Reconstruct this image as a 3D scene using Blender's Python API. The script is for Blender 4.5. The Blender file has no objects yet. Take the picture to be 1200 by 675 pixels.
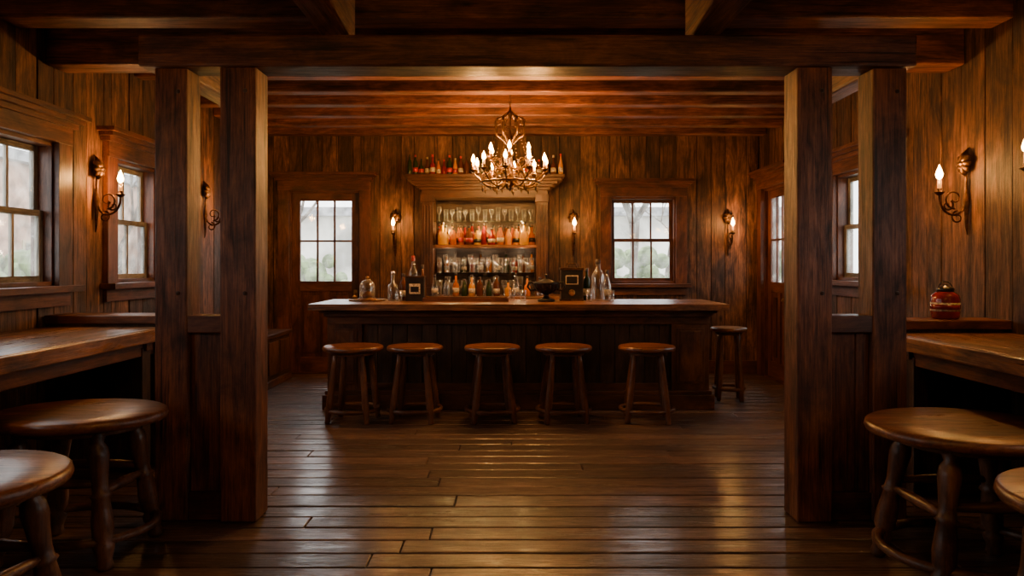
import bpy, math, random
from mathutils import Vector, Matrix
random.seed(7)
R=random.random
def U(a,b): return a+(b-a)*random.random()
LK=2.75

# ------------------------------------------------------------ mesh builder
class MB:
    def __init__(s):
        s.v=[];s.f=[];s.m=[];s.r=[];s.s=[];s.mats=[]
    def mi(s,mat):
        if mat not in s.mats: s.mats.append(mat)
        return s.mats.index(mat)
    def add(s,vs,fs,mat,smooth=False,rnd=None,M=None):
        o=len(s.v); i=s.mi(mat)
        if rnd is None: rnd=R()
        for v in vs:
            v=Vector(v)
            if M is not None: v=M@v
            s.v.append(tuple(v))
        for f in fs:
            s.f.append([o+a for a in f]); s.m.append(i); s.r.append(rnd); s.s.append(smooth)
    def box(s,x0,x1,y0,y1,z0,z1,mat,rnd=None,M=None):
        if x0>x1:x0,x1=x1,x0
        if y0>y1:y0,y1=y1,y0
        if z0>z1:z0,z1=z1,z0
        vs=[(x,y,z) for x in(x0,x1) for y in(y0,y1) for z in(z0,z1)]
        fs=[(0,1,3,2),(4,6,7,5),(0,4,5,1),(2,3,7,6),(0,2,6,4),(1,5,7,3)]
        s.add(vs,fs,mat,False,rnd,M)
    def lathe(s,prof,mat,loc=(0,0,0),n=16,M=None,rnd=None,sx=1,sy=1,smooth=True):
        vs=[];fs=[]
        for r,z in prof:
            for k in range(n):
                a=2*math.pi*k/n
                vs.append((loc[0]+sx*r*math.cos(a),loc[1]+sy*r*math.sin(a),loc[2]+z))
        L=len(prof)
        for j in range(L-1):
            for k in range(n):
                k2=(k+1)%n
                fs.append((j*n+k,j*n+k2,(j+1)*n+k2,(j+1)*n+k))
        fs.append(tuple(range(n-1,-1,-1)))
        fs.append(tuple((L-1)*n+k for k in range(n)))
        s.add(vs,fs,mat,smooth,rnd,M)
    def tube(s,pts,rad,mat,n=8,closed=False,rnd=None,M=None):
        pts=[Vector(p) for p in pts]; N=len(pts)
        if not hasattr(rad,'__len__'): rad=[rad]*N
        vs=[];fs=[];up=None
        for i,p in enumerate(pts):
            if closed: t=pts[(i+1)%N]-pts[i-1]
            else: t=pts[min(i+1,N-1)]-pts[max(i-1,0)]
            t.normalize()
            if up is None:
                up=Vector((0,0,1)) if abs(t.z)<.9 else Vector((1,0,0))
            a=(up-t*up.dot(t))
            if a.length<1e-5: a=t.orthogonal()
            a.normalize(); up=a; b=t.cross(a)
            for k in range(n):
                q=2*math.pi*k/n
                vs.append(p+rad[i]*(math.cos(q)*a+math.sin(q)*b))
        for i in range(N if closed else N-1):
            j=(i+1)%N
            for k in range(n):
                k2=(k+1)%n
                fs.append((i*n+k,i*n+k2,j*n+k2,j*n+k))
        if not closed:
            fs.append(tuple(range(n-1,-1,-1))); fs.append(tuple((N-1)*n+k for k in range(n)))
        s.add(vs,fs,mat,True,rnd,M)
    def build(s,name,loc=(0,0,0),bevel=0,rot=0):
        me=bpy.data.meshes.new(name); me.from_pydata(s.v,[],s.f); 
        for m in s.mats: me.materials.append(m)
        me.polygons.foreach_set('material_index',s.m)
        me.polygons.foreach_set('use_smooth',s.s)
        at=me.attributes.new('rnd','FLOAT','FACE'); at.data.foreach_set('value',s.r)
        me.update()
        ob=bpy.data.objects.new(name,me); bpy.context.scene.collection.objects.link(ob)
        ob.location=loc; ob.rotation_euler[2]=rot
        if bevel:
            b=ob.modifiers.new('bevel','BEVEL'); b.width=bevel; b.segments=2; b.limit_method='ANGLE'; b.angle_limit=math.radians(60)
        return ob

# ------------------------------------------------------------ materials
def newmat(name):
    m=bpy.data.materials.new(name); m.use_nodes=True
    nt=m.node_tree; b=nt.nodes['Principled BSDF']
    return m,nt,b
def wood(name,dark,mid,light,axis='z',rough=.55,bump=.35,scale=1.0,rv=(.55,1.35),spec=.4,coat=0,ro=(-.12,.15),knots=True,coatr=.2,rp=(.38,.64),hue=0,wavy=False,sv=(.35,1.3)):
    m,nt,b=newmat(name); N=nt.nodes; L=nt.links
    tc=N.new('ShaderNodeTexCoord'); at=N.new('ShaderNodeAttribute'); at.attribute_name='rnd'
    mul=N.new('ShaderNodeVectorMath'); mul.operation='SCALE'; mul.inputs[0].default_value=(37,53,71); L.new(at.outputs['Fac'],mul.inputs['Scale'])
    add=N.new('ShaderNodeVectorMath'); add.operation='ADD'; L.new(tc.outputs['Object'],add.inputs[0]); L.new(mul.outputs[0],add.inputs[1])
    def mp(st,ac,src=add):
        k=N.new('ShaderNodeMapping'); sc=[ac*scale]*3; sc['xyz'.index(axis)]=st*scale; k.inputs['Scale'].default_value=sc
        L.new(src.outputs[0],k.inputs['Vector']); return k
    def noise(mapn,s,d,dist,ro=.6):
        n=N.new('ShaderNodeTexNoise'); n.inputs['Scale'].default_value=s; n.inputs['Detail'].default_value=d; n.inputs['Roughness'].default_value=ro; n.inputs['Distortion'].default_value=dist
        L.new(mapn.outputs[0],n.inputs['Vector']); return n
    g1=noise(mp(1.0,6),1.7,5,1.2)
    g2=noise(mp(2.6,60),1.5,4,.3,.75)
    st=noise(mp(1.3,2.6),1.6,6,.8,.7)
    mx=N.new('ShaderNodeMath'); mx.operation='MULTIPLY_ADD'; L.new(g2.outputs['Fac'],mx.inputs[0]); mx.inputs[1].default_value=.5
    m2=N.new('ShaderNodeMath'); m2.operation='MULTIPLY'; L.new(g1.outputs['Fac'],m2.inputs[0]); m2.inputs[1].default_value=.5; L.new(m2.outputs[0],mx.inputs[2])
    cr=N.new('ShaderNodeValToRGB'); e=cr.color_ramp.elements
    e[0].position=rp[0]; e[0].color=(*dark,1); e[1].position=rp[1]; e[1].color=(*light,1)
    k=e.new(.5); k.color=(*mid,1)
    L.new(mx.outputs[0],cr.inputs['Fac'])
    s1=N.new('ShaderNodeMapRange'); s1.inputs[1].default_value=.36; s1.inputs[2].default_value=.62; s1.inputs[3].default_value=sv[0]; s1.inputs[4].default_value=sv[1]; L.new(st.outputs['Fac'],s1.inputs[0])
    s2=N.new('ShaderNodeMapRange'); s2.inputs[3].default_value=rv[0]; s2.inputs[4].default_value=rv[1]; L.new(at.outputs['Fac'],s2.inputs[0])
    mm=N.new('ShaderNodeMath'); mm.operation='MULTIPLY'; L.new(s1.outputs[0],mm.inputs[0]); L.new(s2.outputs[0],mm.inputs[1])
    last=mm
    if knots:
        v=N.new('ShaderNodeTexVoronoi'); v.inputs['Scale'].default_value=2.0; L.new(mp(.7,1.6).outputs[0],v.inputs['Vector'])
        kr=N.new('ShaderNodeMapRange'); kr.inputs[1].default_value=.02; kr.inputs[2].default_value=.09; kr.inputs[3].default_value=.12; kr.inputs[4].default_value=1; L.new(v.outputs['Distance'],kr.inputs[0])
        m4=N.new('ShaderNodeMath'); m4.operation='MULTIPLY'; L.new(mm.outputs[0],m4.inputs[0]); L.new(kr.outputs[0],m4.inputs[1])
        # dark drying checks along the grain
        ck=noise(mp(.9,34),1.3,3,.4,.55)
        cc=N.new('ShaderNodeMapRange'); cc.inputs[1].default_value=.31; cc.inputs[2].default_value=.38; cc.inputs[3].default_value=.18; cc.inputs[4].default_value=1; L.new(ck.outputs['Fac'],cc.inputs[0])
        m5=N.new('ShaderNodeMath'); m5.operation='MULTIPLY'; L.new(m4.outputs[0],m5.inputs[0]); L.new(cc.outputs[0],m5.inputs[1]); last=m5
    vm=N.new('ShaderNodeVectorMath'); vm.operation='SCALE'; L.new(cr.outputs['Color'],vm.inputs[0]); L.new(last.outputs[0],vm.inputs['Scale'])
    L.new(vm.outputs[0],b.inputs['Base Color'])
    rr=N.new('ShaderNodeMapRange'); rr.inputs[1].default_value=.35; rr.inputs[2].default_value=.65; rr.inputs[3].default_value=rough+ro[1]; rr.inputs[4].default_value=rough+ro[0]
    L.new(mx.outputs[0],rr.inputs[0]); L.new(rr.outputs[0],b.inputs['Roughness'])
    b.inputs['Specular IOR Level'].default_value=spec
    b.inputs['Coat Weight'].default_value=coat; b.inputs['Coat Roughness'].default_value=coatr
    bp=N.new('ShaderNodeBump'); bp.inputs['Strength'].default_value=bump; bp.inputs['Distance'].default_value=.012
    L.new(mx.outputs[0],bp.inputs['Height']); L.new(bp.outputs[0],b.inputs['Normal'])
    if wavy:
        b2=N.new('ShaderNodeBump'); b2.inputs['Strength'].default_value=.32; b2.inputs['Distance'].default_value=.012
        wv=noise(mp(1.6,7),1.8,5,.5,.65); L.new(wv.outputs['Fac'],b2.inputs['Height']); L.new(b2.outputs[0],b.inputs['Coat Normal'])
        cw=N.new('ShaderNodeMapRange'); cw.inputs[1].default_value=.36; cw.inputs[2].default_value=.54; cw.inputs[3].default_value=.35*coat; cw.inputs[4].default_value=coat; L.new(st.outputs['Fac'],cw.inputs[0]); L.new(cw.outputs[0],b.inputs['Coat Weight'])
        cq=N.new('ShaderNodeMapRange'); cq.inputs[1].default_value=.35; cq.inputs[2].default_value=.65; cq.inputs[3].default_value=.32; cq.inputs[4].default_value=.12; L.new(mx.outputs[0],cq.inputs[0]); L.new(cq.outputs[0],b.inputs['Coat Roughness'])
        b.inputs['Coat IOR'].default_value=1.6
    elif coat: L.new(bp.outputs[0],b.inputs['Coat Normal'])
    return m
def wset(nm,*a,**k):
    return {ax:wood(nm+'_'+ax,*a,axis=ax,**k) for ax in 'xyz'}
WALL=wset('old_wall_wood',(.017,.007,.004),(.086,.036,.015),(.215,.098,.042),rough=.55,bump=.7,rv=(.45,1.45),rp=(.38,.64),sv=(.32,1.3))
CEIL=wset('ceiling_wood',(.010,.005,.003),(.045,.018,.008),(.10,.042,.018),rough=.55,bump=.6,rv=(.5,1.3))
BEAM=wset('beam_wood',(.026,.008,.004),(.112,.035,.014),(.23,.082,.032),rough=.46,bump=.6,rv=(.8,1.2),rp=(.38,.64),sv=(.45,1.25))
TRIM=wset('trim_wood',(.038,.012,.006),(.092,.029,.012),(.155,.054,.022),rough=.42,bump=.2,rv=(.8,1.2),knots=False,rp=(.34,.68))
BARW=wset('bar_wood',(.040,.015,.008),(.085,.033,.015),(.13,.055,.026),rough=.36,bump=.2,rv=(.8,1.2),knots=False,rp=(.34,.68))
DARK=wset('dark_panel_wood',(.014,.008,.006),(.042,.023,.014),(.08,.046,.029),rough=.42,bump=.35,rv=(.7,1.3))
TOPW=wset('counter_top_wood',(.06,.022,.009),(.20,.08,.03),(.36,.16,.065),rough=.33,bump=.35,rv=(.75,1.2),coat=.4,rp=(.38,.64))
SEAT=wset('seat_wood',(.06,.018,.007),(.18,.058,.02),(.30,.11,.04),rough=.34,bump=.25,rv=(.8,1.1),coat=.35,knots=False,rp=(.36,.66))
LEG=wset('leg_wood',(.05,.021,.011),(.12,.050,.024),(.21,.092,.044),rough=.34,bump=.2,rv=(.8,1.1),knots=False)
FLOOR=wood('floor_wood',(.026,.015,.011),(.100,.054,.036),(.21,.125,.086),axis='x',rough=.42,bump=.85,rv=(.5,1.4),spec=.5,ro=(-.12,.2),coat=1.0,wavy=True,rp=(.38,.64),sv=(.45,1.3))
def plain(name,col,rough=.5,metal=0,trans=0,emit=None,es=0,spec=.5,noise=0):
    m,nt,b=newmat(name); b.inputs['Base Color'].default_value=(*col,1); b.inputs['Roughness'].default_value=rough
    b.inputs['Metallic'].default_value=metal; b.inputs['Transmission Weight'].default_value=trans; b.inputs['Specular IOR Level'].default_value=spec
    if emit: b.inputs['Emission Color'].default_value=(*emit,1); b.inputs['Emission Strength'].default_value=es
    if noise:
        N=nt.nodes;L=nt.links; n=N.new('ShaderNodeTexNoise'); n.inputs['Scale'].default_value=noise; n.inputs['Detail'].default_value=5
        tc=N.new('ShaderNodeTexCoord'); L.new(tc.outputs['Object'],n.inputs['Vector'])
        cr=N.new('ShaderNodeValToRGB'); cr.color_ramp.elements[0].position=.35; cr.color_ramp.elements[1].position=.65
        cr.color_ramp.elements[0].color=(*[c*.45 for c in col],1); cr.color_ramp.elements[1].color=(*[min(1,c*1.4) for c in col],1)
        L.new(n.outputs['Fac'],cr.inputs[0]); L.new(cr.outputs[0],b.inputs['Base Color'])
        bp=N.new('ShaderNodeBump'); bp.inputs['Strength'].default_value=.3; bp.inputs['Distance'].default_value=.01; L.new(n.outputs['Fac'],bp.inputs['Height']); L.new(bp.outputs[0],b.inputs['Normal'])
    return m
BACK=plain('wall_backing',(.004,.003,.002),.9,noise=6)
IRON=plain('black_iron',(.03,.025,.022),.45,.8,noise=30)
BRONZE=plain('aged_bronze',(.085,.040,.015),.42,.75,noise=25)
BRASS=plain('antique_brass',(.09,.045,.014),.38,.85,noise=20)
GOLD=plain('worn_brass',(.35,.2,.07),.3,.95,noise=20)
CANDLE=plain('candle_wax',(.6,.36,.15),.5,emit=(1,.35,.07),es=1.2)
FLAME=plain('flame',(1,.7,.3),.5,emit=(1,.50,.12),es=85)
BLACK=plain('black_lacquer',(.012,.011,.011),.3,noise=12)
LABEL=plain('paper_label',(.50,.42,.28),.6,noise=60)
RED=plain('red_enamel',(.45,.025,.012),.3,noise=14)
JARRED=plain('red_glaze',(.22,.012,.006),.2,noise=9)
CORK=plain('dark_cap',(.04,.02,.012),.5,noise=20)
STEEL=plain('worn_steel',(.5,.48,.44),.25,1,noise=15)
def thin_glass(name,tint,refl=.12,rough=.05,dirt=0,body=0):
    m,nt,b=newmat(name); N=nt.nodes;L=nt.links
    out=N['Material Output']; N.remove(b)
    t=N.new('ShaderNodeBsdfTransparent'); t.inputs[0].default_value=(*tint,1)
    g=N.new('ShaderNodeBsdfGlossy'); g.inputs['Roughness'].default_value=rough
    lw=N.new('ShaderNodeLayerWeight'); lw.inputs[0].default_value=.35
    mr=N.new('ShaderNodeMapRange'); mr.inputs[3].default_value=refl*.4; mr.inputs[4].default_value=min(1,refl*5); L.new(lw.outputs['Facing'],mr.inputs[0])
    mx=N.new('ShaderNodeMixShader'); L.new(mr.outputs[0],mx.inputs[0]); L.new(t.outputs[0],mx.inputs[1]); L.new(g.outputs[0],mx.inputs[2])
    last=mx
    if body:
        d=N.new('ShaderNodeBsdfDiffuse'); d.inputs[0].default_value=(.8,.8,.76,1)
        m3=N.new('ShaderNodeMixShader'); q=N.new('ShaderNodeMath'); q.operation='MULTIPLY'; q.inputs[1].default_value=body; L.new(lw.outputs['Facing'],q.inputs[0]); L.new(q.outputs[0],m3.inputs[0]); L.new(mx.outputs[0],m3.inputs[1]); L.new(d.outputs[0],m3.inputs[2]); last=m3
    if dirt:
        d=N.new('ShaderNodeBsdfTranslucent'); d.inputs[0].default_value=(.85,.85,.8,1)
        n=N.new('ShaderNodeTexNoise'); n.inputs['Scale'].default_value=7; n.inputs['Detail'].default_value=6
        tc=N.new('ShaderNodeTexCoord'); L.new(tc.outputs['Object'],n.inputs['Vector'])
        r2=N.new('ShaderNodeMapRange'); r2.inputs[1].default_value=.4; r2.inputs[2].default_value=.7; r2.inputs[3].default_value=.03; r2.inputs[4].default_value=dirt; L.new(n.outputs['Fac'],r2.inputs[0])
        m3=N.new('ShaderNodeMixShader'); L.new(r2.outputs[0],m3.inputs[0]); L.new(mx.outputs[0],m3.inputs[1]); L.new(d.outputs[0],m3.inputs[2]); last=m3
    L.new(last.outputs[0],out.inputs[0])
    return m
PANE=thin_glass('window_glass',(.97,.98,.97),.06,.05,.14)
CLEAR=thin_glass('clear_glass',(.85,.87,.87),.2,.12,0,.36)
def liquor(name,col):
    m,nt,b=newmat(name); N=nt.nodes;L=nt.links; out=N['Material Output']
    b.inputs['Base Color'].default_value=(*col,1); b.inputs['Roughness'].default_value=.12
    tr=N.new('ShaderNodeBsdfTranslucent'); tr.inputs[0].default_value=(*col,1)
    c=N.new('ShaderNodeMixShader'); c.inputs[0].default_value=.5; L.new(b.outputs[0],c.inputs[1]); L.new(tr.outputs[0],c.inputs[2]); L.new(c.outputs[0],out.inputs[0])
    return m
AMB=[liquor('amber_liquor',(.60,.20,.010)),liquor('golden_liquor',(.75,.36,.015)),liquor('whiskey_brown',(.16,.05,.010)),liquor('red_liquor',(.34,.018,.006)),liquor('green_bottle',(.035,.06,.018)),liquor('yellow_liquor',(.90,.55,.02))]

# ------------------------------------------------------------ room constants
XL,XR,YB,YF=-3.5,3.4,9.4,-2.2
H1,H2=3.36,3.46
YP=5.1

def mapper(side):
    if side=='left': return lambda u,n,z:(XL+n,u,z)
    if side=='right': return lambda u,n,z:(XR-n,u,z)
    if side=='back': return lambda u,n,z:(u,YB-n,z)
    if side=='front': return lambda u,n,z:(u,YF+n,z)
def lbox(mb,side,u0,u1,n0,n1,z0,z1,mat,rnd=None):
    f=mapper(side); a=f(u0,n0,z0); b=f(u1,n1,z1)
    mb.box(a[0],b[0],a[1],b[1],a[2],b[2],mat,rnd)
def wall(side,u0,u1,z1,ops):
    mb=MB()
    us=sorted({u0,u1,*[o[0] for o in ops],*[o[1] for o in ops]})
    def spans(a,b):
        zs=[(0,z1)]
        for o in ops:
            if a>=o[0]-1e-6 and b<=o[1]+1e-6:
                zs=[]
                if o[2]>0.01: zs.append((0,o[2]))
                zs.append((o[3],z1))
        return zs
    for a,b in zip(us[:-1],us[1:]):
        aa=a-.16 if a==u0 else a; bb=b+.16 if b==u1 else b
        for z in spans(a,b): lbox(mb,side,aa,bb,-.16,-.022,z[0]-(.1 if z[0]==0 else 0),z[1]+(.1 if z[1]==z1 else 0),BACK)
        u=a
        while u<b-1e-6:
            w=U(.17,.30); e=u+w
            if b-e<.09: e=b
            r=R(); t=U(0,.010)
            for z in spans(u,e): lbox(mb,side,u+.004,e-.004,-.022,-t,z[0],z[1],WALL['z'],r)
            u=e
    return mb.build('wall_'+side,bevel=.004)
LW=[(4.02,5.22,1.34,2.43),(5.98,6.70,1.34,2.43),(1.2,2.6,1.34,2.43)]
RW=[(6.10,7.15,1.34,2.43),(8.42,9.22,0,2.52),(1.4,2.8,1.34,2.43)]
BW=[(-3.07,-2.08,0,2.52),(1.35,2.26,1.24,2.43)]
wall('left',YF,YB,H2,LW); wall('right',YF,YB,H2,RW); wall('back',XL,XR,H2,BW); wall('front',XL,XR,H2,[])

# floor
mb=MB(); mb.box(XL-.16,XR+.16,YF-.16,YB+.16,-.12,-.03,BACK)
y=YF
while y<YB:
    w=U(.15,.21); e=min(y+w,YB); x=XL-U(0,2)
    while x<XR:
        l=U(2.4,5.2); x2=x+l
        mb.box(max(x,XL)+.002,min(x2,XR)-.002,y+.004,e-.004,-.03,-U(0,.004),FLOOR); x=x2
    y=e
mb.build('floor',bevel=.008)
# ceilings
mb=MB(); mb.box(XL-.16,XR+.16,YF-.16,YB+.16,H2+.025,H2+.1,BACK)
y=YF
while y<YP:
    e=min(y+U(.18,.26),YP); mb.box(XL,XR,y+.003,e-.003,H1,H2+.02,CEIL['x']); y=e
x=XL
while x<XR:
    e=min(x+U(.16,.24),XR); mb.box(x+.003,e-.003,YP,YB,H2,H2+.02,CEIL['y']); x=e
mb.build('ceiling',bevel=.003)
# beams
def beam(x0,x1,y0,y1,z0,z1,ax,name='ceiling_beam'):
    mb=MB(); 
    mb.box(x0,x1,y0,y1,z0,z1,BEAM[ax]); return mb.build(name,bevel=.014)
y=5.75
while y<9.3:
    beam(XL,XR,y,y+.15,3.24,H2,'x'); y+=.56
beam(XL,XR,5.12,5.36,3.0,H2,'x')
beam(XL,XR,4.62,4.84,3.17,H1,'x')
for y in (3.2,1.6,0): beam(XL,XR,y,y+.2,3.17,H1,'x')
for x in (-1.12,1.06): beam(x,x+.16,YF,4.19,2.84,3.17,'y')
beam(-2.18,2.36,3.97,4.2,2.655,2.84,'x','lintel_beam')
for x in (-2.18,2.2): beam(x,x+.16,4.2,5.12,2.68,2.83,'y')
for x in (-2.16,2.22): beam(x,x+.12,5.0,5.12,2.83,3.02,'z','trim_bracket')
def post(x0,x1,y0,y1):
    mb=MB(); mb.box(x0,x1,y0,y1,0,2.65,BEAM['z'],.62+U(-.1,.25))
    cx=(x0+x1)/2
    for z in (2.5,1.32): mb.box(cx+.03,cx+.055,y0-.008,y0+.01,z,z+.025,DARK['z'])
    return mb.build('timber_post',bevel=.014)
post(-1.70,-1.49,3.97,4.17); post(-2.09,-1.90,3.99,4.17)
post(1.66,1.865,3.97,4.17); post(2.11,2.31,3.99,4.17)
def halfwall(x0,x1,y0,y1,zt,name):
    mb=MB()
    mb.box(x0,x1,y0-.02,y1+.02,zt-.10,zt,TRIM['x'],.6)
    mb.box(x0,x1,y0-.005,y1+.005,0,.16,TRIM['x'],.4)
    x=x0
    while x<x1-1e-5:
        e=x+.16
        if x1-e<.06:e=x1
        mb.box(x+.002,e-.002,y0+.02,y1-.02,.16,zt-.10,BEAM['z']); x=e
    return mb.build(name,bevel=.005)
halfwall(-1.899,-1.701,4.01,4.14,1.20,'wall_half_left')
halfwall(1.866,2.109,4.01,4.14,1.20,'wall_half_right')
def ledge(x0,x1,y,name):
    mb=MB()
    mb.box(x0,x1,y-.02,y+.26,1.055,1.12,TRIM['x'],.8)
    mb.box(x0,x1,y,y+.22,0,1.055,DARK['z'])
    return mb.build(name,bevel=.008)
ledge(XL,-2.5,5.12,'wall_ledge_left'); ledge(2.42,XR,4.66,'wall_ledge_right')

# window counters
def counter(x0,x1,y0,y1,inner,name='window_counter'):
    mb=MB()
    n=4; w=(x1-x0)/n
    for i in range(n): mb.box(x0+i*w+.001,x0+(i+1)*w-.001,y0,y1,.965,1.035,TOPW['y'])
    if inner>0: mb.box(x1-.001,x1+.02,y0,y1,.94,1.03,TOPW['y']); a,b=x1-.12,x1-.05
    else: mb.box(x0-.02,x0+.001,y0,y1,.94,1.03,TOPW['y']); a,b=x0+.05,x0+.12
    mb.box(min(a,b),max(a,b),y0+.05,y1-.05,.84,.965,TRIM['y'])
    for yy in (y0+.1,(y0+y1)/2,y1-.2):
        mb.box(x0+.02,x1-.02,yy,yy+.07,.88,.965,TRIM['x'])
    for yy in (y0+.1,y1-.2):
        mb.box(min(a,b)-.01,max(a,b)+.01,yy-.02,yy+.09,0,.9,DARK['z'])
    return mb.build(name,bevel=.006)
counter(XL+.005,-2.60,.3,5.10,1); counter(2.56,XR-.005,.3,4.64,-1)

mb=MB(); lbox(mb,'back',-1.93,XR,0,.025,0,.18,TRIM['x']); mb.build('baseboard_back',bevel=.004)
mb=MB(); lbox(mb,'left',5.4,YB,0,.025,0,.18,TRIM['y']); mb.build('baseboard_left',bevel=.004)
mb=MB(); lbox(mb,'right',4.9,8.26,0,.025,0,.18,TRIM['y']); mb.build('baseboard_right',bevel=.004)

# ------------------------------------------------------------ windows, doors
def casing(mb,side,u0,u1,z0,z1,hor,door=False,cw=.14):
    f=TRIM[hor];v=TRIM['z']
    lbox(mb,side,u0-.0,u0+.03,-.16,.0,z0,z1,v); lbox(mb,side,u1-.03,u1,-.16,.0,z0,z1,v)
    lbox(mb,side,u0,u1,-.16,.0,z1-.03,z1,f)
    lbox(mb,side,u0-cw,u0+.01,.0,.045,z0-(0 if door else .04),z1,v); lbox(mb,side,u1-.01,u1+cw,.0,.045,z0-(0 if door else .04),z1,v)
    lbox(mb,side,u0-cw,u1+cw,0,.055,z1,z1+.13,f)
    lbox(mb,side,u0-cw-.03,u1+cw+.03,0,.08,z1+.13,z1+.17,f)
    lbox(mb,side,u0-cw-.06,u1+cw+.06,0,.12,z1+.17,z1+.205,f)
    lbox(mb,side,u0-cw-.09,u1+cw+.09,0,.15,z1+.205,z1+.24,f)
    if not door:
        lbox(mb,side,u0,u1,-.16,.0,z0,z0+.03,f)
        lbox(mb,side,u0-cw-.04,u1+cw+.04,0,.13,z0-.05,z0-.002,f)
        lbox(mb,side,u0-cw,u1+cw,0,.035,z0-.16,z0-.05,f)
def sash(mb,side,u0,u1,z0,z1,n,cols,rows,hor,fw=.045,th=.035,mw=.024,SM=None):
    S=SM or TRIM
    lbox(mb,side,u0,u0+fw,n,n+th,z0,z1,S['z']); lbox(mb,side,u1-fw,u1,n,n+th,z0,z1,S['z'])
    lbox(mb,side,u0+fw,u1-fw,n,n+th,z0,z0+fw,S[hor]); lbox(mb,side,u0+fw,u1-fw,n,n+th,z1-fw,z1,S[hor])
    a,b,c,d=u0+fw,u1-fw,z0+fw,z1-fw
    for i in range(1,cols):
        u=a+(b-a)*i/cols; lbox(mb,side,u-mw/2,u+mw/2,n+.004,n+th-.004,c,d,S['z'])
    lbox(mb,side,a,b,n+th/2-.002,n+th/2+.002,c,d,PANE)
PAINT=wset('weathered_sash_wood',(.05,.045,.035),(.18,.16,.125),(.30,.28,.23),rough=.5,bump=.1,rv=(.9,1.1),knots=False)
def window(side,o,cols,name,SM=None):
    hor='x' if side in('back','front') else 'y'
    mb=MB(); u0,u1,z0,z1=o
    casing(mb,side,u0,u1,z0,z1,hor)
    zm=(z0+z1)/2
    sash(mb,side,u0+.03,u1-.03,zm-.02,z1-.03,-.14,cols,1,hor,SM=SM)
    sash(mb,side,u0+.03,u1-.03,z0+.03,zm+.025,-.10,cols,1,hor,SM=SM)
    return mb.build(name,bevel=.003)
window('left',LW[0],4,'window_1',PAINT); window('left',LW[1],2,'window_2',PAINT); window('left',LW[2],4,'fill_window_left',PAINT)  # last window is out of view, added to bring cool fill daylight
window('back',BW[1],3,'window_3'); window('right',RW[0],3,'window_4',PAINT); window('right',RW[2],4,'fill_window_right',PAINT)  # last one, beside the camera, is unseen and added for daylight fill
def door(side,o,name,gz0,gz1,latch):
    hor='x' if side=='back' else 'y'
    mb=MB(); u0,u1,z0,z1=o
    casing(mb,side,u0,u1,z0,z1,hor,door=True)
    a,b=u0+.03,u1-.03; n=-.09; t=.045; st=.11
    lbox(mb,side,u0,u1,-.16,-.002,-.03,.012,TRIM[hor])
    lbox(mb,side,a,a+st,n,n+t,.012,z1-.03,TRIM['z']); lbox(mb,side,b-st,b,n,n+t,.012,z1-.03,TRIM['z'])
    lbox(mb,side,a+st,b-st,n,n+t,.012,.22,TRIM[hor]); lbox(mb,side,a+st,b-st,n,n+t,gz1,z1-.03,TRIM[hor]); lbox(mb,side,a+st,b-st,n,n+t,gz0-.14,gz0,TRIM[hor])
    m=(a+b)/2
    lbox(mb,side,m-.045,m+.045,n,n+t,.22,gz0-.14,TRIM['z'])
    for p,q in((a+st,m-.045),(m+.045,b-st)):
        lbox(mb,side,p,q,n+.008,n+t-.02,.22,gz0-.14,TRIM['z']); lbox(mb,side,p+.05,q-.05,n+.008,n+t-.006,.28,gz0-.2,TRIM['z'])
    g0,g1=a+st,b-st; mw=.026
    for i in (1,2):
        u=g0+(g1-g0)*i/3; lbox(mb,side,u-mw/2,u+mw/2,n+.005,n+t-.005,gz0,gz1,TRIM['z'])
    z=(gz0+gz1)/2; lbox(mb,side,g0,g1,n+.005,n+t-.005,z-mw/2,z+mw/2,TRIM[hor])
    lbox(mb,side,g0,g1,n+.02,n+.024,gz0,gz1,PANE)
    f=mapper(side); u=a+.055 if latch==0 else b-.055
    p0=Vector(f(u,n+t,1.05)); p1=Vector(f(u,n+t+.05,1.05)); p2=Vector(f(u,n+t+.085,1.05))
    mb.tube([p0,p1,(p1+p2)/2,p2],[.012,.012,.03,.018],GOLD,12)
    lbox(mb,side,u-.025,u+.025,n+t,n+t+.006,.95,1.15,GOLD)
    return mb.build(name,bevel=.003)
door('back',BW[0],'door_1',1.27,2.38,1); door('right',RW[1],'door_2',1.27,2.38,0)

def portal(side,o):
    L=bpy.data.lights.new('sky_portal','AREA'); L.shape='RECTANGLE'; L.size=o[1]-o[0]; L.size_y=o[3]-o[2]; L.cycles.is_portal=True
    ob=bpy.data.objects.new('sky_portal',L); bpy.context.scene.collection.objects.link(ob)
    f=mapper(side); ob.location=f((o[0]+o[1])/2,-.18,(o[2]+o[3])/2)
    d=Vector(f(0,1,0))-Vector(f(0,0,0)); ob.rotation_euler=d.to_track_quat('-Z','Z').to_euler()
for s,o in (('left',LW[0]),('left',LW[1]),('left',LW[2]),('right',RW[0]),('right',RW[2]),('back',BW[1])): portal(s,o)
portal('back',(-3.0,-2.15,1.27,2.38)); portal('right',(8.5,9.1,1.27,2.38))

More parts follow.
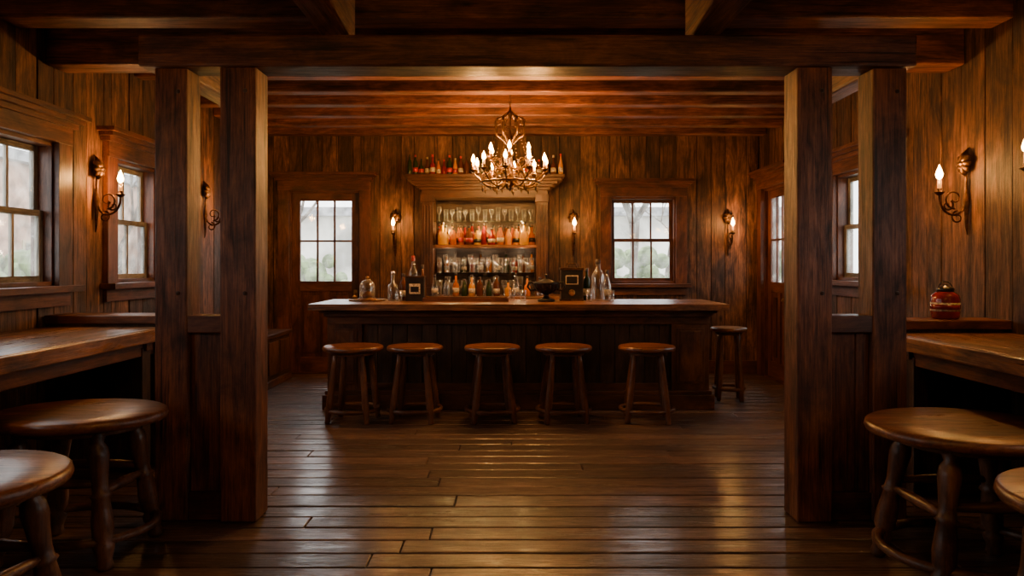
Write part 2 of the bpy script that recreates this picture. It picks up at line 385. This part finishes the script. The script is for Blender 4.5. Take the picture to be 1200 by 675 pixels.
# ------------------------------------------------------------ lights
def plight(name,loc,w,col=(1,.43,.105),r=.03):
    L=bpy.data.lights.new(name,'POINT'); L.energy=w*LK; L.color=col; L.shadow_soft_size=r
    ob=bpy.data.objects.new(name,L); bpy.context.scene.collection.objects.link(ob); ob.location=loc; return ob
FL=[(.001,0),(.011,.010),(.014,.022),(.010,.038),(.004,.052),(.0008,.062)]
def candle(mb,x,y,z,h=.09,r=.012,s=1.0):
    mb.lathe([(.008,-.03),(.02,-.02),(.038,-.004),(.04,0),(.03,.002),(.016,.006),(.018,.025),(.013,.028)],BRONZE,(x,y,z),12)
    mb.lathe([(r,.02),(r,h)],CANDLE,(x,y,z),10)
    mb.lathe([(a*s,b*s) for a,b in FL],FLAME,(x,y,z+h),10)
def sconce(side,u,zf,power):
    mb=MB(); f=mapper(side)
    P=lambda du,n,dz: f(u+du,n,zf+dz)
    nrm=(Vector(P(0,1,0))-Vector(P(0,0,0)))
    c=Vector(P(0,.02,.11))
    for k in range(8):
        a=k*math.pi/4; r=.055
        q=Vector(P(r*math.cos(a),.03,.11+r*1.2*math.sin(a))); mb.tube([c+nrm*.012,(c+q)/2+nrm*.022,q+nrm*.008,q+(q-c)*.35],[.02,.027,.023,.004],BRONZE,8)
    mb.tube([c,c+nrm*.03,c+nrm*.05,c+nrm*.06],[.03,.032,.02,.004],BRONZE,12)
    mb.tube([P(0,.0,.23),P(0,.02,.20),P(0,.024,.17),P(0,.02,.12)],[.003,.014,.02,.02],BRONZE,8)
    mb.tube([P(0,.02,.06),P(0,.022,.0),P(0,.02,-.08),P(0,.022,-.16),P(0,.02,-.26),P(0,.018,-.36),P(0,.01,-.42)],[.008,.010,.014,.024,.016,.012,.003],BRONZE,8)
    pts=[]
    for i in range(15):
        t=i/14; n=.03+.19*(1-math.cos(t*math.pi))/2; dz=-.18-.11*math.sin(t*math.pi)+.04*t
        pts.append(P(0,n,dz))
    pts.append(P(0,.22,-.10))
    mb.tube(pts,.010,BRONZE,8)
    def curl(n0,z0,r0,turn,sg,st):
        q=[]
        for i in range(22):
            t=i/21; a=st+sg*t*turn; r=r0*(1-.8*t); q.append(P(0,n0+r*math.cos(a),z0+r*math.sin(a)))
        mb.tube(q,[.009*(1-.5*i/21) for i in range(22)],BRONZE,8)
    curl(.11,-.15,.075,7.5,1,-1.6); curl(.085,-.29,.05,7.5,-1,1.5); curl(.16,-.20,.045,7,1,2.2)
    x,y,z=P(0,.22,-.10); candle(mb,x,y,z,.09,.014,1.8)
    mb.build('wall_sconce')
    x,y,z=P(0,.22,.035); plight('sconce_flame_light',(x,y,z),power)
for s,u,z,p in (('left',5.72,2.19,36),('left',7.75,2.22,22),('right',5.08,2.14,36),('right',4.22,2.2,26),('left',3.2,2.19,14),  # last sconce here is out of view, added as front-room fill
              ('back',-1.60,2.03,19),('back',.84,2.03,19),('back',2.97,2.03,22),('right',1.0,2.19,10)):  # the right-wall sconce beside the camera is unseen, added for fill light
    sconce(s,u,z,p)

def fill_pendant(x,y,zb,power):  # lanterns above the frame, added to brighten the dark front room
    mb=MB(); s=.11
    for a in(-1,1):
        for b in(-1,1): mb.tube([(a*s,b*s,0),(a*s*1.1,b*s*1.1,.26),(0,0,.36)],.007,IRON,6)
    mb.box(-s-.01,s+.01,-s-.01,s+.01,-.015,.0,IRON); 
    for z in (.0,.25): mb.tube([(s,s,z),(-s,s,z),(-s,-s,z),(s,-s,z)],.008,IRON,6,closed=True)
    for a in(-1,1): mb.box(a*s-.001,a*s+.001,-s,s,0,.25,PANE); mb.box(-s,s,a*s-.001,a*s+.001,0,.25,PANE)
    candle(mb,0,0,.03,.08,.014,1.5)
    mb.tube([(0,0,.36),(0,0,H1-zb)],.006,IRON,6); mb.lathe([(.05,0),(.06,.03)],IRON,(0,0,H1-zb-.03),16)
    mb.build('fill_lantern',loc=(x,y,zb)); plight('lantern_fill_light',(x,y,zb+.16),power,r=.06)
fill_pendant(-.75,.9,2.52,18); fill_pendant(.75,.9,2.52,18)

# chandelier
mb=MB(); 
cz=2.30
prof=[(.003,-.05),(.02,-.03),(.012,-.01),(.035,.01),(.075,.04),(.085,.06),(.05,.10),(.02,.13),(.03,.17),(.05,.20),(.03,.25),(.015,.29),(.014,.40),(.03,.44),(.045,.48),(.022,.52),(.012,.56),(.012,.70),(.028,.74),(.015,.79),(.006,.82)]
mb.lathe(prof,BRASS,(0,0,0),16)
def arm(a,r1,z0,z1,dip,th=.010):
    pts=[]
    for i in range(19):
        t=i/18; r=.03+(r1-.03)*t; z=z0+(z1-z0)*t*t-dip*math.sin(math.pi*t); pts.append((r*math.cos(a),r*math.sin(a),z))
    mb.tube(pts,[th*1.2-th*.4*i/18 for i in range(19)],BRASS,8)
    q=[]
    for i in range(18):
        t=i/17; g=-.6+t*6.6; rr=.065*(1-.75*t); rc=r1*.62+rr*math.cos(g); q.append((rc*math.cos(a),rc*math.sin(a),z0-dip*.4+.055+rr*math.sin(g)))
    mb.tube(q,[.007*(1-.5*i/17) for i in range(18)],BRASS,6)
    for rr,l in ((r1*.45,.05),(r1*.75,.06)):
        zz=z0-dip*.9
        mb.lathe([(.001,-l),(.012,-l*.6),(.006,-.01),(.003,.012)],BRASS,(rr*math.cos(a),rr*math.sin(a),zz+.01),8)
    return r1*math.cos(a),r1*math.sin(a),z1+.03
for k in range(10):
    a=k*math.pi/5+.2; x,y,z=arm(a,.38,.07,.13,.09); candle(mb,x,y,z,.07,.013,1.45)
for k in range(6):
    a=k*math.pi*2/6+.5; x,y,z=arm(a,.22,.20,.26,.05,.009); candle(mb,x,y,z,.06,.012,1.4)
mb.tube([(.30*math.cos(i*math.pi/16),.30*math.sin(i*math.pi/16),.035+.008*(i%2)) for i in range(32)],.011,BRASS,8,closed=True)
mb.tube([(.14*math.cos(i*math.pi/12),.14*math.sin(i*math.pi/12),.17) for i in range(24)],.009,BRASS,8,closed=True)
for k in range(6):
    a=k*math.pi/3; q=[]
    for i in range(24):
        t=i/23; r=.015+.13*math.sin(t*math.pi)**.8; z=.42+.36*t+.02*math.sin(t*12); q.append((r*math.cos(a),r*math.sin(a),z))
    mb.tube(q,[.007+.006*math.sin(i/23*math.pi) for i in range(24)],BRASS,6)
    q=[]
    for i in range(16):
        t=i/15; g=2.6-t*6.5; rr=.05*(1-.75*t); rc=.12+rr*math.cos(g); q.append((rc*math.cos(a),rc*math.sin(a),.66+rr*math.sin(g)))
    mb.tube(q,.007,BRASS,6)
    a2=k*math.pi/3+.2
    for i in range(16):
        t=i/15; r=.12+.24*t; z=.58-.42*t-.07*math.sin(math.pi*t)
        mb.lathe([(.001,-.008),(.008,0),(.001,.008)],BRASS,(r*math.cos(a2),r*math.sin(a2),z),6)
zc=H2-cz
z=.82
i=0
while z<zc-.05:
    q=[]
    for j in range(10):
        g=j*math.pi/5; u=.013*math.cos(g); w=.024*math.sin(g)
        q.append((u,0,z+w+.015) if i%2 else (0,u,z+w+.015))
    mb.tube(q,.004,BRONZE,6,closed=True); z+=.038; i+=1
mb.lathe([(.01,-.06),(.03,-.05),(.06,-.02),(.065,0)],BRASS,(0,0,zc),16)
CX,CY=-.02,7.0
mb.build('chandelier',loc=(CX,CY,cz))
for k in range(4):
    a=k*math.pi/2+.6; plight('chandelier_candle_light',(CX+.38*math.cos(a),CY+.38*math.sin(a),cz+.30),26,r=.05)

# ------------------------------------------------------------ bar
mb=MB()
bx0,bx1=-1.92,2.05; fy=7.10; by=7.80
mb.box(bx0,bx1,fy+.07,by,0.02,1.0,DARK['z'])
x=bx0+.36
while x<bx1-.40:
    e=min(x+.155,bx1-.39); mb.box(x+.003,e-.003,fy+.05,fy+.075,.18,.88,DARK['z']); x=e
mb.box(bx0-.04,bx1+.04,fy-.06,by+.0,0,.15,BARW['x'],.5); mb.box(bx0-.02,bx1+.02,fy-.03,by,.15,.19,BARW['x'],.5)
mb.box(bx0,bx0+.36,fy,fy+.08,.19,.9,BARW['z'],.5); mb.box(bx1-.39,bx1,fy,fy+.08,.19,.9,BARW['z'],.5)
for a,b in((bx0+.05,bx0+.31),(bx1-.34,bx1-.05)):
    mb.box(a,b,fy-.012,fy,.26,.84,BARW['z'],.2); mb.box(a+.03,b-.03,fy-.02,fy-.012,.29,.81,BARW['z'],.7)
mb.box(bx0,bx1,fy-.01,fy+.08,.88,1.0,BARW['x'],.6); mb.box(bx0+.36,bx1-.39,fy+.03,fy+.08,.19,.26,BARW['x'],.5)
mb.box(bx0-.03,bx1+.03,fy-.05,by+.02,.96,1.0,BARW['x'],.5); mb.box(bx0-.06,bx1+.06,fy-.10,by+.02,1.0,1.035,BARW['x'],.4)
for sx in (bx0,bx1):
    s=-1 if sx==bx0 else 1
    mb.box(sx,sx+s*.012,fy+.1,by-.08,.25,.88,BARW['z'],.4)
for i in range(5):
    y0=6.88+i*.2; mb.box(-2.06,2.19,y0+.0008,y0+.1992,1.035,1.10,TOPW['x'],.3+.1*i)
mb.build('bar_counter',bevel=.007)

# back bar
mb=MB(); fx0,fx1=-1.19,.47; d0,d1=8.98,YB-.005
mb.box(-1.35,.63,8.75,d1,0,1.04,BARW['z'],.3); mb.box(-1.4,.68,8.68,d1,1.04,1.09,TOPW['x'],.3)
mb.box(fx0,fx0+.15,d0,d1,1.09,2.42,BARW['z'],.5); mb.box(fx1-.15,fx1,d0,d1,1.09,2.42,BARW['z'],.5)
for x in (fx0,fx1-.15):
    mb.box(x-.015,x+.165,d0-.02,d0+.1,1.09,1.2,BARW['z'],.5); mb.box(x-.015,x+.165,d0-.02,d0+.1,2.32,2.42,BARW['z'],.6)
    for i in range(3): mb.box(x+.025+i*.04,x+.045+i*.04,d0-.012,d0,1.24,2.28,BARW['z'],.8)
mb.box(fx0+.15,fx1-.15,d1-.02,d1,1.09,2.42,DARK['x'],.9)
mb.box(fx0+.15,fx1-.15,d0+.02,d1-.02,1.72,1.76,TOPW['x'],.9)
mb.box(fx0-.0,fx1+.0,d0-.01,d1,2.38,2.48,BARW['x'],.6)
for i,(o,z) in enumerate(((.03,2.48),(.07,2.52),(.12,2.555),(.17,2.59),(.21,2.63))): mb.box(fx0-o,fx1+o,d0-o*.7,d1,z,z+(.04 if i<4 else .045),BARW['x'],.6)
mb.build('back_bar_cabinet',bevel=.004)
SHG=thin_glass('shelf_glass',(.85,.9,.87),.1,.08)
mb=MB()
for z in (2.07,1.38): mb.box(fx0+.155,fx1-.155,d0+.10,d1-.025,z,z+.012,SHG)
mb.build('glass_shelf')
for x in (-.85,-.36,.13):
    plight('cabinet_lamp_glow',(x,d0+.04,2.06),2.3,(1,.60,.20),r=.02); plight('cabinet_lamp_glow',(x,d0+.375,1.95),2.6,(1,.55,.16),r=.015); plight('cabinet_lamp_glow',(x,d0+.05,1.66),1.0,(1,.68,.38),r=.02)

def bottle(mb,x,y,z,h,r,mat,cap=CORK,label=None,style=0,n=12):
    if style==0: p=[(r*.9,0),(r,.01),(r,h*.58),(r*.85,h*.66),(r*.36,h*.76),(r*.32,h*.92)]
    elif style==1: p=[(r*.9,0),(r,.01),(r,h*.45),(r*.7,h*.6),(r*.4,h*.75),(r*.3,h*.93)]
    else: p=[(r*.9,0),(r*1.02,.01),(r*1.05,h*.35),(r*.9,h*.52),(r*.35,h*.6),(r*.3,h*.9)]
    mb.lathe(p,mat,(x,y,z),n); mb.lathe([(r*.4,h*.88),(r*.42,h*.9),(r*.42,h*.995),(r*.3,h)],cap,(x,y,z),n)
    if label: mb.lathe([(r*1.06,h*.14),(r*1.06,h*.36)],label,(x,y,z),n)
def glass(mb,x,y,z,h,r,stem=False,n=12):
    if stem: p=[(r*.8,0),(r*.8,.004),(.006,.01),(.005,h*.45),(r*.6,h*.55),(r,h*.75),(r*.85,h)]
    else: p=[(r*.8,0),(r*.85,h*.4),(r,h)]
    mb.lathe(p,CLEAR,(x,y,z),n)
RN=random.Random(11)
mb=MB()
for row,(yo,hh) in enumerate(((.24,(.26,.30)),(.12,(.22,.29)))):
    x=-1.02
    while x<.24:
        r=RN.uniform(.032,.050); m=RN.choice([AMB[0],AMB[1],AMB[2],AMB[5],AMB[1],AMB[3],AMB[0],AMB[5],AMB[3]])
        bottle(mb,x+r,d0+yo+RN.uniform(-.01,.02),1.76,RN.uniform(*hh),r,m,RN.choice([CORK,CORK,BLACK]),RN.choice([LABEL,None,None,BLACK,RED]),RN.choice([0,0,1,2]))
        x+=2*r+RN.uniform(.003,.012+.012*row)
for x in (-.92,.16): bottle(mb,x,d0+.055,1.76,.30,.060,AMB[5],CORK,None,2)
mb.build('shelf_liquor_bottles')
mb=MB()
for seg in ((-1.34,-.60,11),(-.5,.2,7),(.26,.64,5)):
    for i in range(seg[2]):
        x=seg[0]+(seg[1]-seg[0])*i/(seg[2]-1)
        bottle(mb,x,8.95+RN.uniform(-.02,.06),2.675,RN.uniform(.20,.29),RN.uniform(.028,.036),RN.choice([AMB[2],AMB[3],AMB[0],AMB[2],AMB[4],AMB[1]]),RN.choice([CORK,BLACK,LABEL,RED]),RN.choice([LABEL,LABEL,RED,None]),RN.choice([0,1,2]))
mb.build('crown_liquor_bottles')
mb=MB()
for i in range(15): glass(mb,-.98+i*.088,d0+.2+.05*(i%2),2.083,.16+.03*(i%3==0),.034,stem=(i%2==0))
for i in range(16): glass(mb,-.98+i*.083,d0+.24,1.393,.20+.04*(i%4==1),.036,stem=(i%3!=0))
for i in range(12): glass(mb,-.97+i*.108,d0+.14,1.393,.14+.03*(i%3==1),.034,stem=(i%3==0))
for i in range(12): glass(mb,-.97+i*.108,d0+.18,1.09,.20+.05*(i%3==1),.040,stem=(i%3==2))
for i in range(9): glass(mb,-.96+i*.145,d0+.02,1.09,.13+.04*(i%2),.036,stem=(i%4==2))
for i in range(12): bottle(mb,-1.0+i*.115,d0+.29,1.393,.22+.03*(i%3),.036,(AMB[2],AMB[0],CLEAR,AMB[4],AMB[3])[i%5],CORK,LABEL if i%2 else None,i%3)
for i,(x,h) in enumerate(((-.2,.27),(.05,.3),(.2,.26),(-.85,.24),(-.62,.22),(-.05,.2),(-.42,.25),(-1.0,.28),(-.73,.3),(.36,.25),(-.30,.22),(-.52,.28))): bottle(mb,x,d0-.09-.05*(i%2),1.09,h,.04,(AMB[2],CLEAR,AMB[0],CLEAR,AMB[4],AMB[1])[i%6],CORK,LABEL if h>.26 else None,i%3)
mb.build('bar_glasses')

# items on the bar
ZT=1.1
mb=MB(); mb.lathe([(.17,0),(.2,.004),(.21,.018),(.2,.02),(.185,.008)],GOLD,(0,0,0),28)
mb.lathe([(.1,.01),(.1,.03)],TOPW['x'],(0,0,0),24)
mb.lathe([(.085,.03),(.085,.15),(.075,.19),(.05,.22),(.015,.235)],CLEAR,(0,0,0),24); mb.lathe([(.008,.235),(.02,.25),(.02,.262),(.005,.275)],GOLD,(0,0,0),12)
mb.lathe([(.05,.03),(.055,.07),(.03,.10),(.005,.11)],AMB[2],(0,0,0),16)
mb.build('glass_cloche_tray',loc=(-1.60,7.55,ZT))
def one(name,x,y,h,r,mat,cap=CORK,label=None,style=0):
    mb=MB(); bottle(mb,0,0,0,h,r,mat,cap,label,style,20); mb.build(name,loc=(x,y,ZT))
one('glass_decanter',-1.31,7.52,.33,.055,CLEAR,STEEL,None,2)
one('whiskey_bottle',-1.22,7.68,.30,.042,AMB[2],CORK,LABEL,0)
one('red_capped_bottle',-1.12,7.74,.50,.048,CLEAR,RED,LABEL,0)
one('amber_bottle',-1.01,7.70,.40,.040,AMB[2],CORK,None,1)
mb=MB(); mb.box(-.10,.10,-.06,.06,0,.26,BLACK); mb.box(-.06,.06,-.063,-.06,.08,.19,LABEL); mb.box(-.045,.045,-.065,-.063,.10,.16,BLACK); mb.box(-.105,.105,-.065,.065,.255,.275,BRONZE); mb.tube([(-.04,0,.27),(-.04,0,.3),(.04,0,.3),(.04,0,.27)],.006,BRONZE)
mb.build('tin_tea_caddy',loc=(-1.06,7.5,ZT),bevel=.004)
mb=MB(); mb.box(-.45,.45,-.12,.12,0,.025,TOPW['x'],.9); 
for s in (-.13,.12): mb.box(-.45,.45,s,s+.012,0,.04,TRIM['x'])
for s in (-.462,.45): mb.box(s,s+.012,-.13,.132,0,.04,TRIM['y'])
mb.build('serving_tray',loc=(-.5,7.45,ZT))
mb=MB()
mb.lathe([(.09,0),(.095,.02),(.05,.035),(.025,.06),(.03,.08),(.08,.10),(.125,.14),(.135,.18),(.145,.20),(.14,.21),(.10,.215),(.05,.235),(.015,.25),(.012,.27),(.02,.285),(.004,.30)],IRON,(0,0,0),24)
for s in(-1,1): mb.tube([(s*.12,0,.13),(s*.17,0,.12),(s*.20,0,.16),(s*.185,0,.21),(s*.14,0,.20)],.012,IRON,8)
for k in range(10):
    a=k*math.pi/5; mb.tube([(.05*math.cos(a),.05*math.sin(a),.09),(.115*math.cos(a),.115*math.sin(a),.125),(.138*math.cos(a),.138*math.sin(a),.18)],[.004,.009,.006],IRON,6)
mb.build('cast_iron_urn',loc=(.37,7.4,ZT))
mb=MB(); mb.box(-.12,.12,-.08,.08,0,.34,BLACK); mb.box(-.07,.07,-.084,-.08,.18,.28,LABEL); mb.box(-.06,.06,-.087,-.084,.19,.27,BLACK); mb.lathe([(.035,0),(.035,.01),(.02,.015)],GOLD,(0,0,0),16,M=Matrix.Translation((0,-.08,.09))@Matrix.Rotation(math.pi/2,4,'X'))
mb.box(-.13,.13,-.09,.09,.34,.365,BRONZE); mb.box(-.13,.13,-.09,.09,0,.02,BRONZE); mb.tube([(-.06,0,.365),(-.05,0,.41),(.05,0,.41),(.06,0,.365)],.008,BRONZE)
mb.build('black_coffee_tin',loc=(.66,7.6,ZT),bevel=.005)
one('tall_glass_decanter',.95,7.55,.46,.07,CLEAR,CORK,None,0)
one('square_spirit_bottle',1.07,7.68,.34,.045,CLEAR,CORK,LABEL,1)
one('dark_spirit_bottle',.845,7.72,.36,.040,AMB[4],BLACK,LABEL,0)
for x,y in ((.83,7.35),(.12,7.5),(-1.22,7.40),(1.08,7.42),(.0,7.62)):
    mb=MB(); glass(mb,0,0,0,.12,.035,n=20); mb.build('tumbler_glass',loc=(x,y,ZT))

# ------------------------------------------------------------ stools
def stool(loc,h,rx,ry,legx,legy,ang0=math.pi/4,turned=True,th=.05,rot=0):
    mb=MB(); s=SEAT['x']
    mb.lathe([(.90,h-th),(.98,h-th+.010),(1.0,h-th*.5),(.985,h-.008),(.95,h),(.5,h-.003),(.01,h-.005)],s,(0,0,0),48,sx=rx,sy=ry,rnd=.6)
    tx,ty=rx*.62,ry*.62
    lw=LEG['z']
    def leg(a,t):
        c,sn=math.cos(a),math.sin(a)
        return Vector(((tx+(legx-tx)*t)*c,(ty+(legy-ty)*t)*sn,(h-th)*(1-t)+.0))
    prof=[(0,.024),(.06,.026),(.10,.018),(.14,.030),(.20,.033),(.30,.028),(.40,.024),(.46,.026),(.48,.034),(.50,.026),(.58,.030),(.68,.034),(.76,.032),(.80,.024),(.83,.033),(.87,.030),(.93,.022),(.97,.026),(1,.02)] if turned else [(0,.024),(.15,.026),(.4,.030),(.7,.034),(.84,.034),(.88,.028),(.96,.026),(1,.024)]
    for i in range(4):
        a=ang0+i*math.pi/2
        mb.tube([leg(a,t) for t,_ in prof],[r*(1.5 if rx>.36 else 1.0) for _,r in prof],lw,12,rnd=.5)
    tr=.80 if turned else .83
    e=[]
    for i in range(40):
        a=i*math.pi/20; c,sn=math.cos(a),math.sin(a); e.append(((tx+(legx-tx)*tr)*c,(ty+(legy-ty)*tr)*sn,(h-th)*(1-tr)))
    mb.tube(e,.022 if rx>.36 else .020,LEG['x'],10,closed=True,rnd=.6)
    if turned:
        for i in range(4):
            a=ang0+i*math.pi/2; b=a+math.pi/2; t=.40+(.06 if i%2 else 0)
            p,q=leg(a,t),leg(b,t); mb.tube([p,p.lerp(q,.25),p.lerp(q,.5),p.lerp(q,.75),q],[.016,.022,.028,.022,.016],LEG['x'],10,rnd=.6)
    mb.lathe([(.70,h-th-.035),(.72,h-th-.03),(.72,h-th+.004)],LEG['x'],(0,0,0),32,sx=rx,sy=ry)
    return mb.build('bar_stool',loc=loc,rot=rot)
for px,r in ((415,.29),(487,.27),(577,.27),(660,.275),(757,.275)):
    stool(((px-600)/800*6.62,6.58,0),.72,r,r*.9,.27,.23,math.pi/4+U(-.15,.15),False,.05)
stool((2.42,7.62,0),.80,.2,.2,.17,.17,.6,False,.045)
stool((-2.27,3.58,0),.735,.44,.34,.40,.31,.75,True,.06)
stool((-2.05,2.48,0),.735,.40,.36,.36,.32,.7,True,.06)
stool((2.20,3.28,0),.735,.47,.40,.43,.36,.8,True,.06)
stool((2.06,2.24,0),.735,.40,.38,.36,.34,.75,True,.06)

# chest bench on left
mb=MB(); x0,x1,y0,y1=XL+.03,-2.93,7.75,9.0
mb.box(x0,x1,y0,y1,.06,.60,DARK['y']); mb.box(x0,x1+.02,y0-.02,y1+.02,0,.09,BARW['y']); mb.box(x0,x1+.03,y0-.03,y1+.03,.60,.65,BARW['y'])
for i in range(3):
    a=y0+.06+i*.40; mb.box(x1,x1+.012,a,a+.33,.15,.55,BARW['z'])
mb.box(x0,x0+.05,y0,y1,.65,.70,BARW['y'])
mb.build('storage_bench',bevel=.006)

# red jar on right ledge
mb=MB()
mb.lathe([(.075,0),(.086,.010),(.09,.05),(.09,.14),(.084,.165),(.06,.185),(.042,.195)],JARRED,(0,0,0),24)
mb.lathe([(.0915,.055),(.0915,.115)],LABEL,(0,0,0),24); mb.lathe([(.0925,.068),(.0925,.102)],JARRED,(0,0,0),24)
mb.lathe([(.048,.188),(.055,.195),(.055,.215),(.045,.222),(.02,.228),(.012,.24)],BLACK,(0,0,0),20)
mb.tube([(.05*math.cos(t),0,.21+.05*math.sin(t)) for t in [i*math.pi/10 for i in range(11)]],.004,BLACK,6)
mb.build('red_storage_jar',loc=(3.04,4.79,1.12))

# ------------------------------------------------------------ outside
GR=plain('pale_ground',(.5,.48,.42),.9,noise=1.5); LEAF=plain('hedge_leaves',(.16,.22,.09),.8,noise=5); BRICK=plain('brick',(.42,.27,.20),.85,noise=2); ROOF=plain('slate',(.3,.3,.32),.8,noise=3); PLASTER=plain('pale_plaster',(.55,.53,.48),.9,noise=.8)
BARK=plain('tree_bark',(.14,.11,.09),.9,noise=8)
mb=MB(); mb.box(-40,40,-20,-3,-.3,-.2,GR); mb.box(-40,-3.8,-3,40,-.3,-.2,GR); mb.box(3.7,40,-3,40,-.3,-.2,GR); mb.box(-3.8,3.7,9.7,40,-.3,-.2,GR); mb.build('ground')
def hedge(x,y,sx,sy,h,n=46):
    mb=MB(); rr=random.Random(int(x*10+y))
    for i in range(n):
        a=rr.uniform(-sx,sx); b=rr.uniform(-sy,sy); r=rr.uniform(.14,.28); c=rr.uniform(.1,h-r)
        mb.lathe([(r*.02,-r),(r*.6,-r*.8),(r*.95,-r*.3),(r,0),(r*.85,r*.5),(r*.5,r*.85),(r*.02,r)],LEAF,(a,b,c),8,smooth=False)
    mb.build('hedge',loc=(x,y,-.2))
hedge(-8.0,7.5,.8,4.0,2.0,190); hedge(3.6,14.5,2.2,.7,2.1,140); hedge(7.6,9,.7,4,1.9,170); hedge(-5.2,15,1.6,.7,2.0,110)
def tree(x,y,seed):
    mb=MB(); rr=random.Random(seed)
    def br(p,d,l,r,dep):
        q=p+d*l; mb.tube([p,(p+q)/2+Vector((rr.uniform(-.05,.05)*l,0,0)),q],[r,r*.85,r*.65],BARK,6)
        if dep:
            for _ in range(3):
                nd=(d+Vector((rr.uniform(-.8,.8),rr.uniform(-.8,.8),rr.uniform(-.1,.5)))).normalized(); br(q,nd,l*.68,r*.6,dep-1)
    br(Vector((0,0,0)),Vector((0,0,1)),1.5,.09,4)
    mb.build('bare_tree',loc=(x,y,-.2))
tree(2.2,12.4,3); tree(4.0,17.6,5); tree(-4.2,12.4,9); tree(-7.4,12.6,12)
def house(x0,x1,y0,y1,h,side,mat):
    mb=MB(); mb.box(x0,x1,y0,y1,0,h,mat); mb.box(x0-.3,x1+.3,y0-.3,y1+.3,h,h+.3,ROOF)
    for i in range(4):
        if side=='x': c=y0+(y1-y0)*(i+.5)/4; mb.box(x1,x1+.04,c-.5,c+.5,1,2.4,LABEL); mb.box(x1+.04,x1+.06,c-.42,c+.42,1.08,2.32,STEEL)
        else: c=x0+(x1-x0)*(i+.5)/4; mb.box(c-.5,c+.5,y0-.04,y0,1.2,2.6,LABEL); mb.box(c-.42,c+.42,y0-.06,y0-.04,1.28,2.52,STEEL)
    mb.build('neighbor_house',loc=(0,0,-.2))
house(-22,-14,14,30,4.6,'x',BRICK); house(-12,10,24,30,3.4,'y',PLASTER)

w=bpy.data.worlds.new('World'); bpy.context.scene.world=w; w.use_nodes=True
bg=w.node_tree.nodes['Background']; bg.inputs[0].default_value=(.97,.98,1,1); bg.inputs[1].default_value=7.5

cam=bpy.data.cameras.new('camera'); cam.lens=24; cam.sensor_width=36; cam.shift_y=-27.5/1200; cam.clip_start=.05
co=bpy.data.objects.new('camera',cam); bpy.context.scene.collection.objects.link(co); co.location=(0,0,1.5); co.rotation_euler=(math.pi/2,0,0)
bpy.context.scene.camera=co
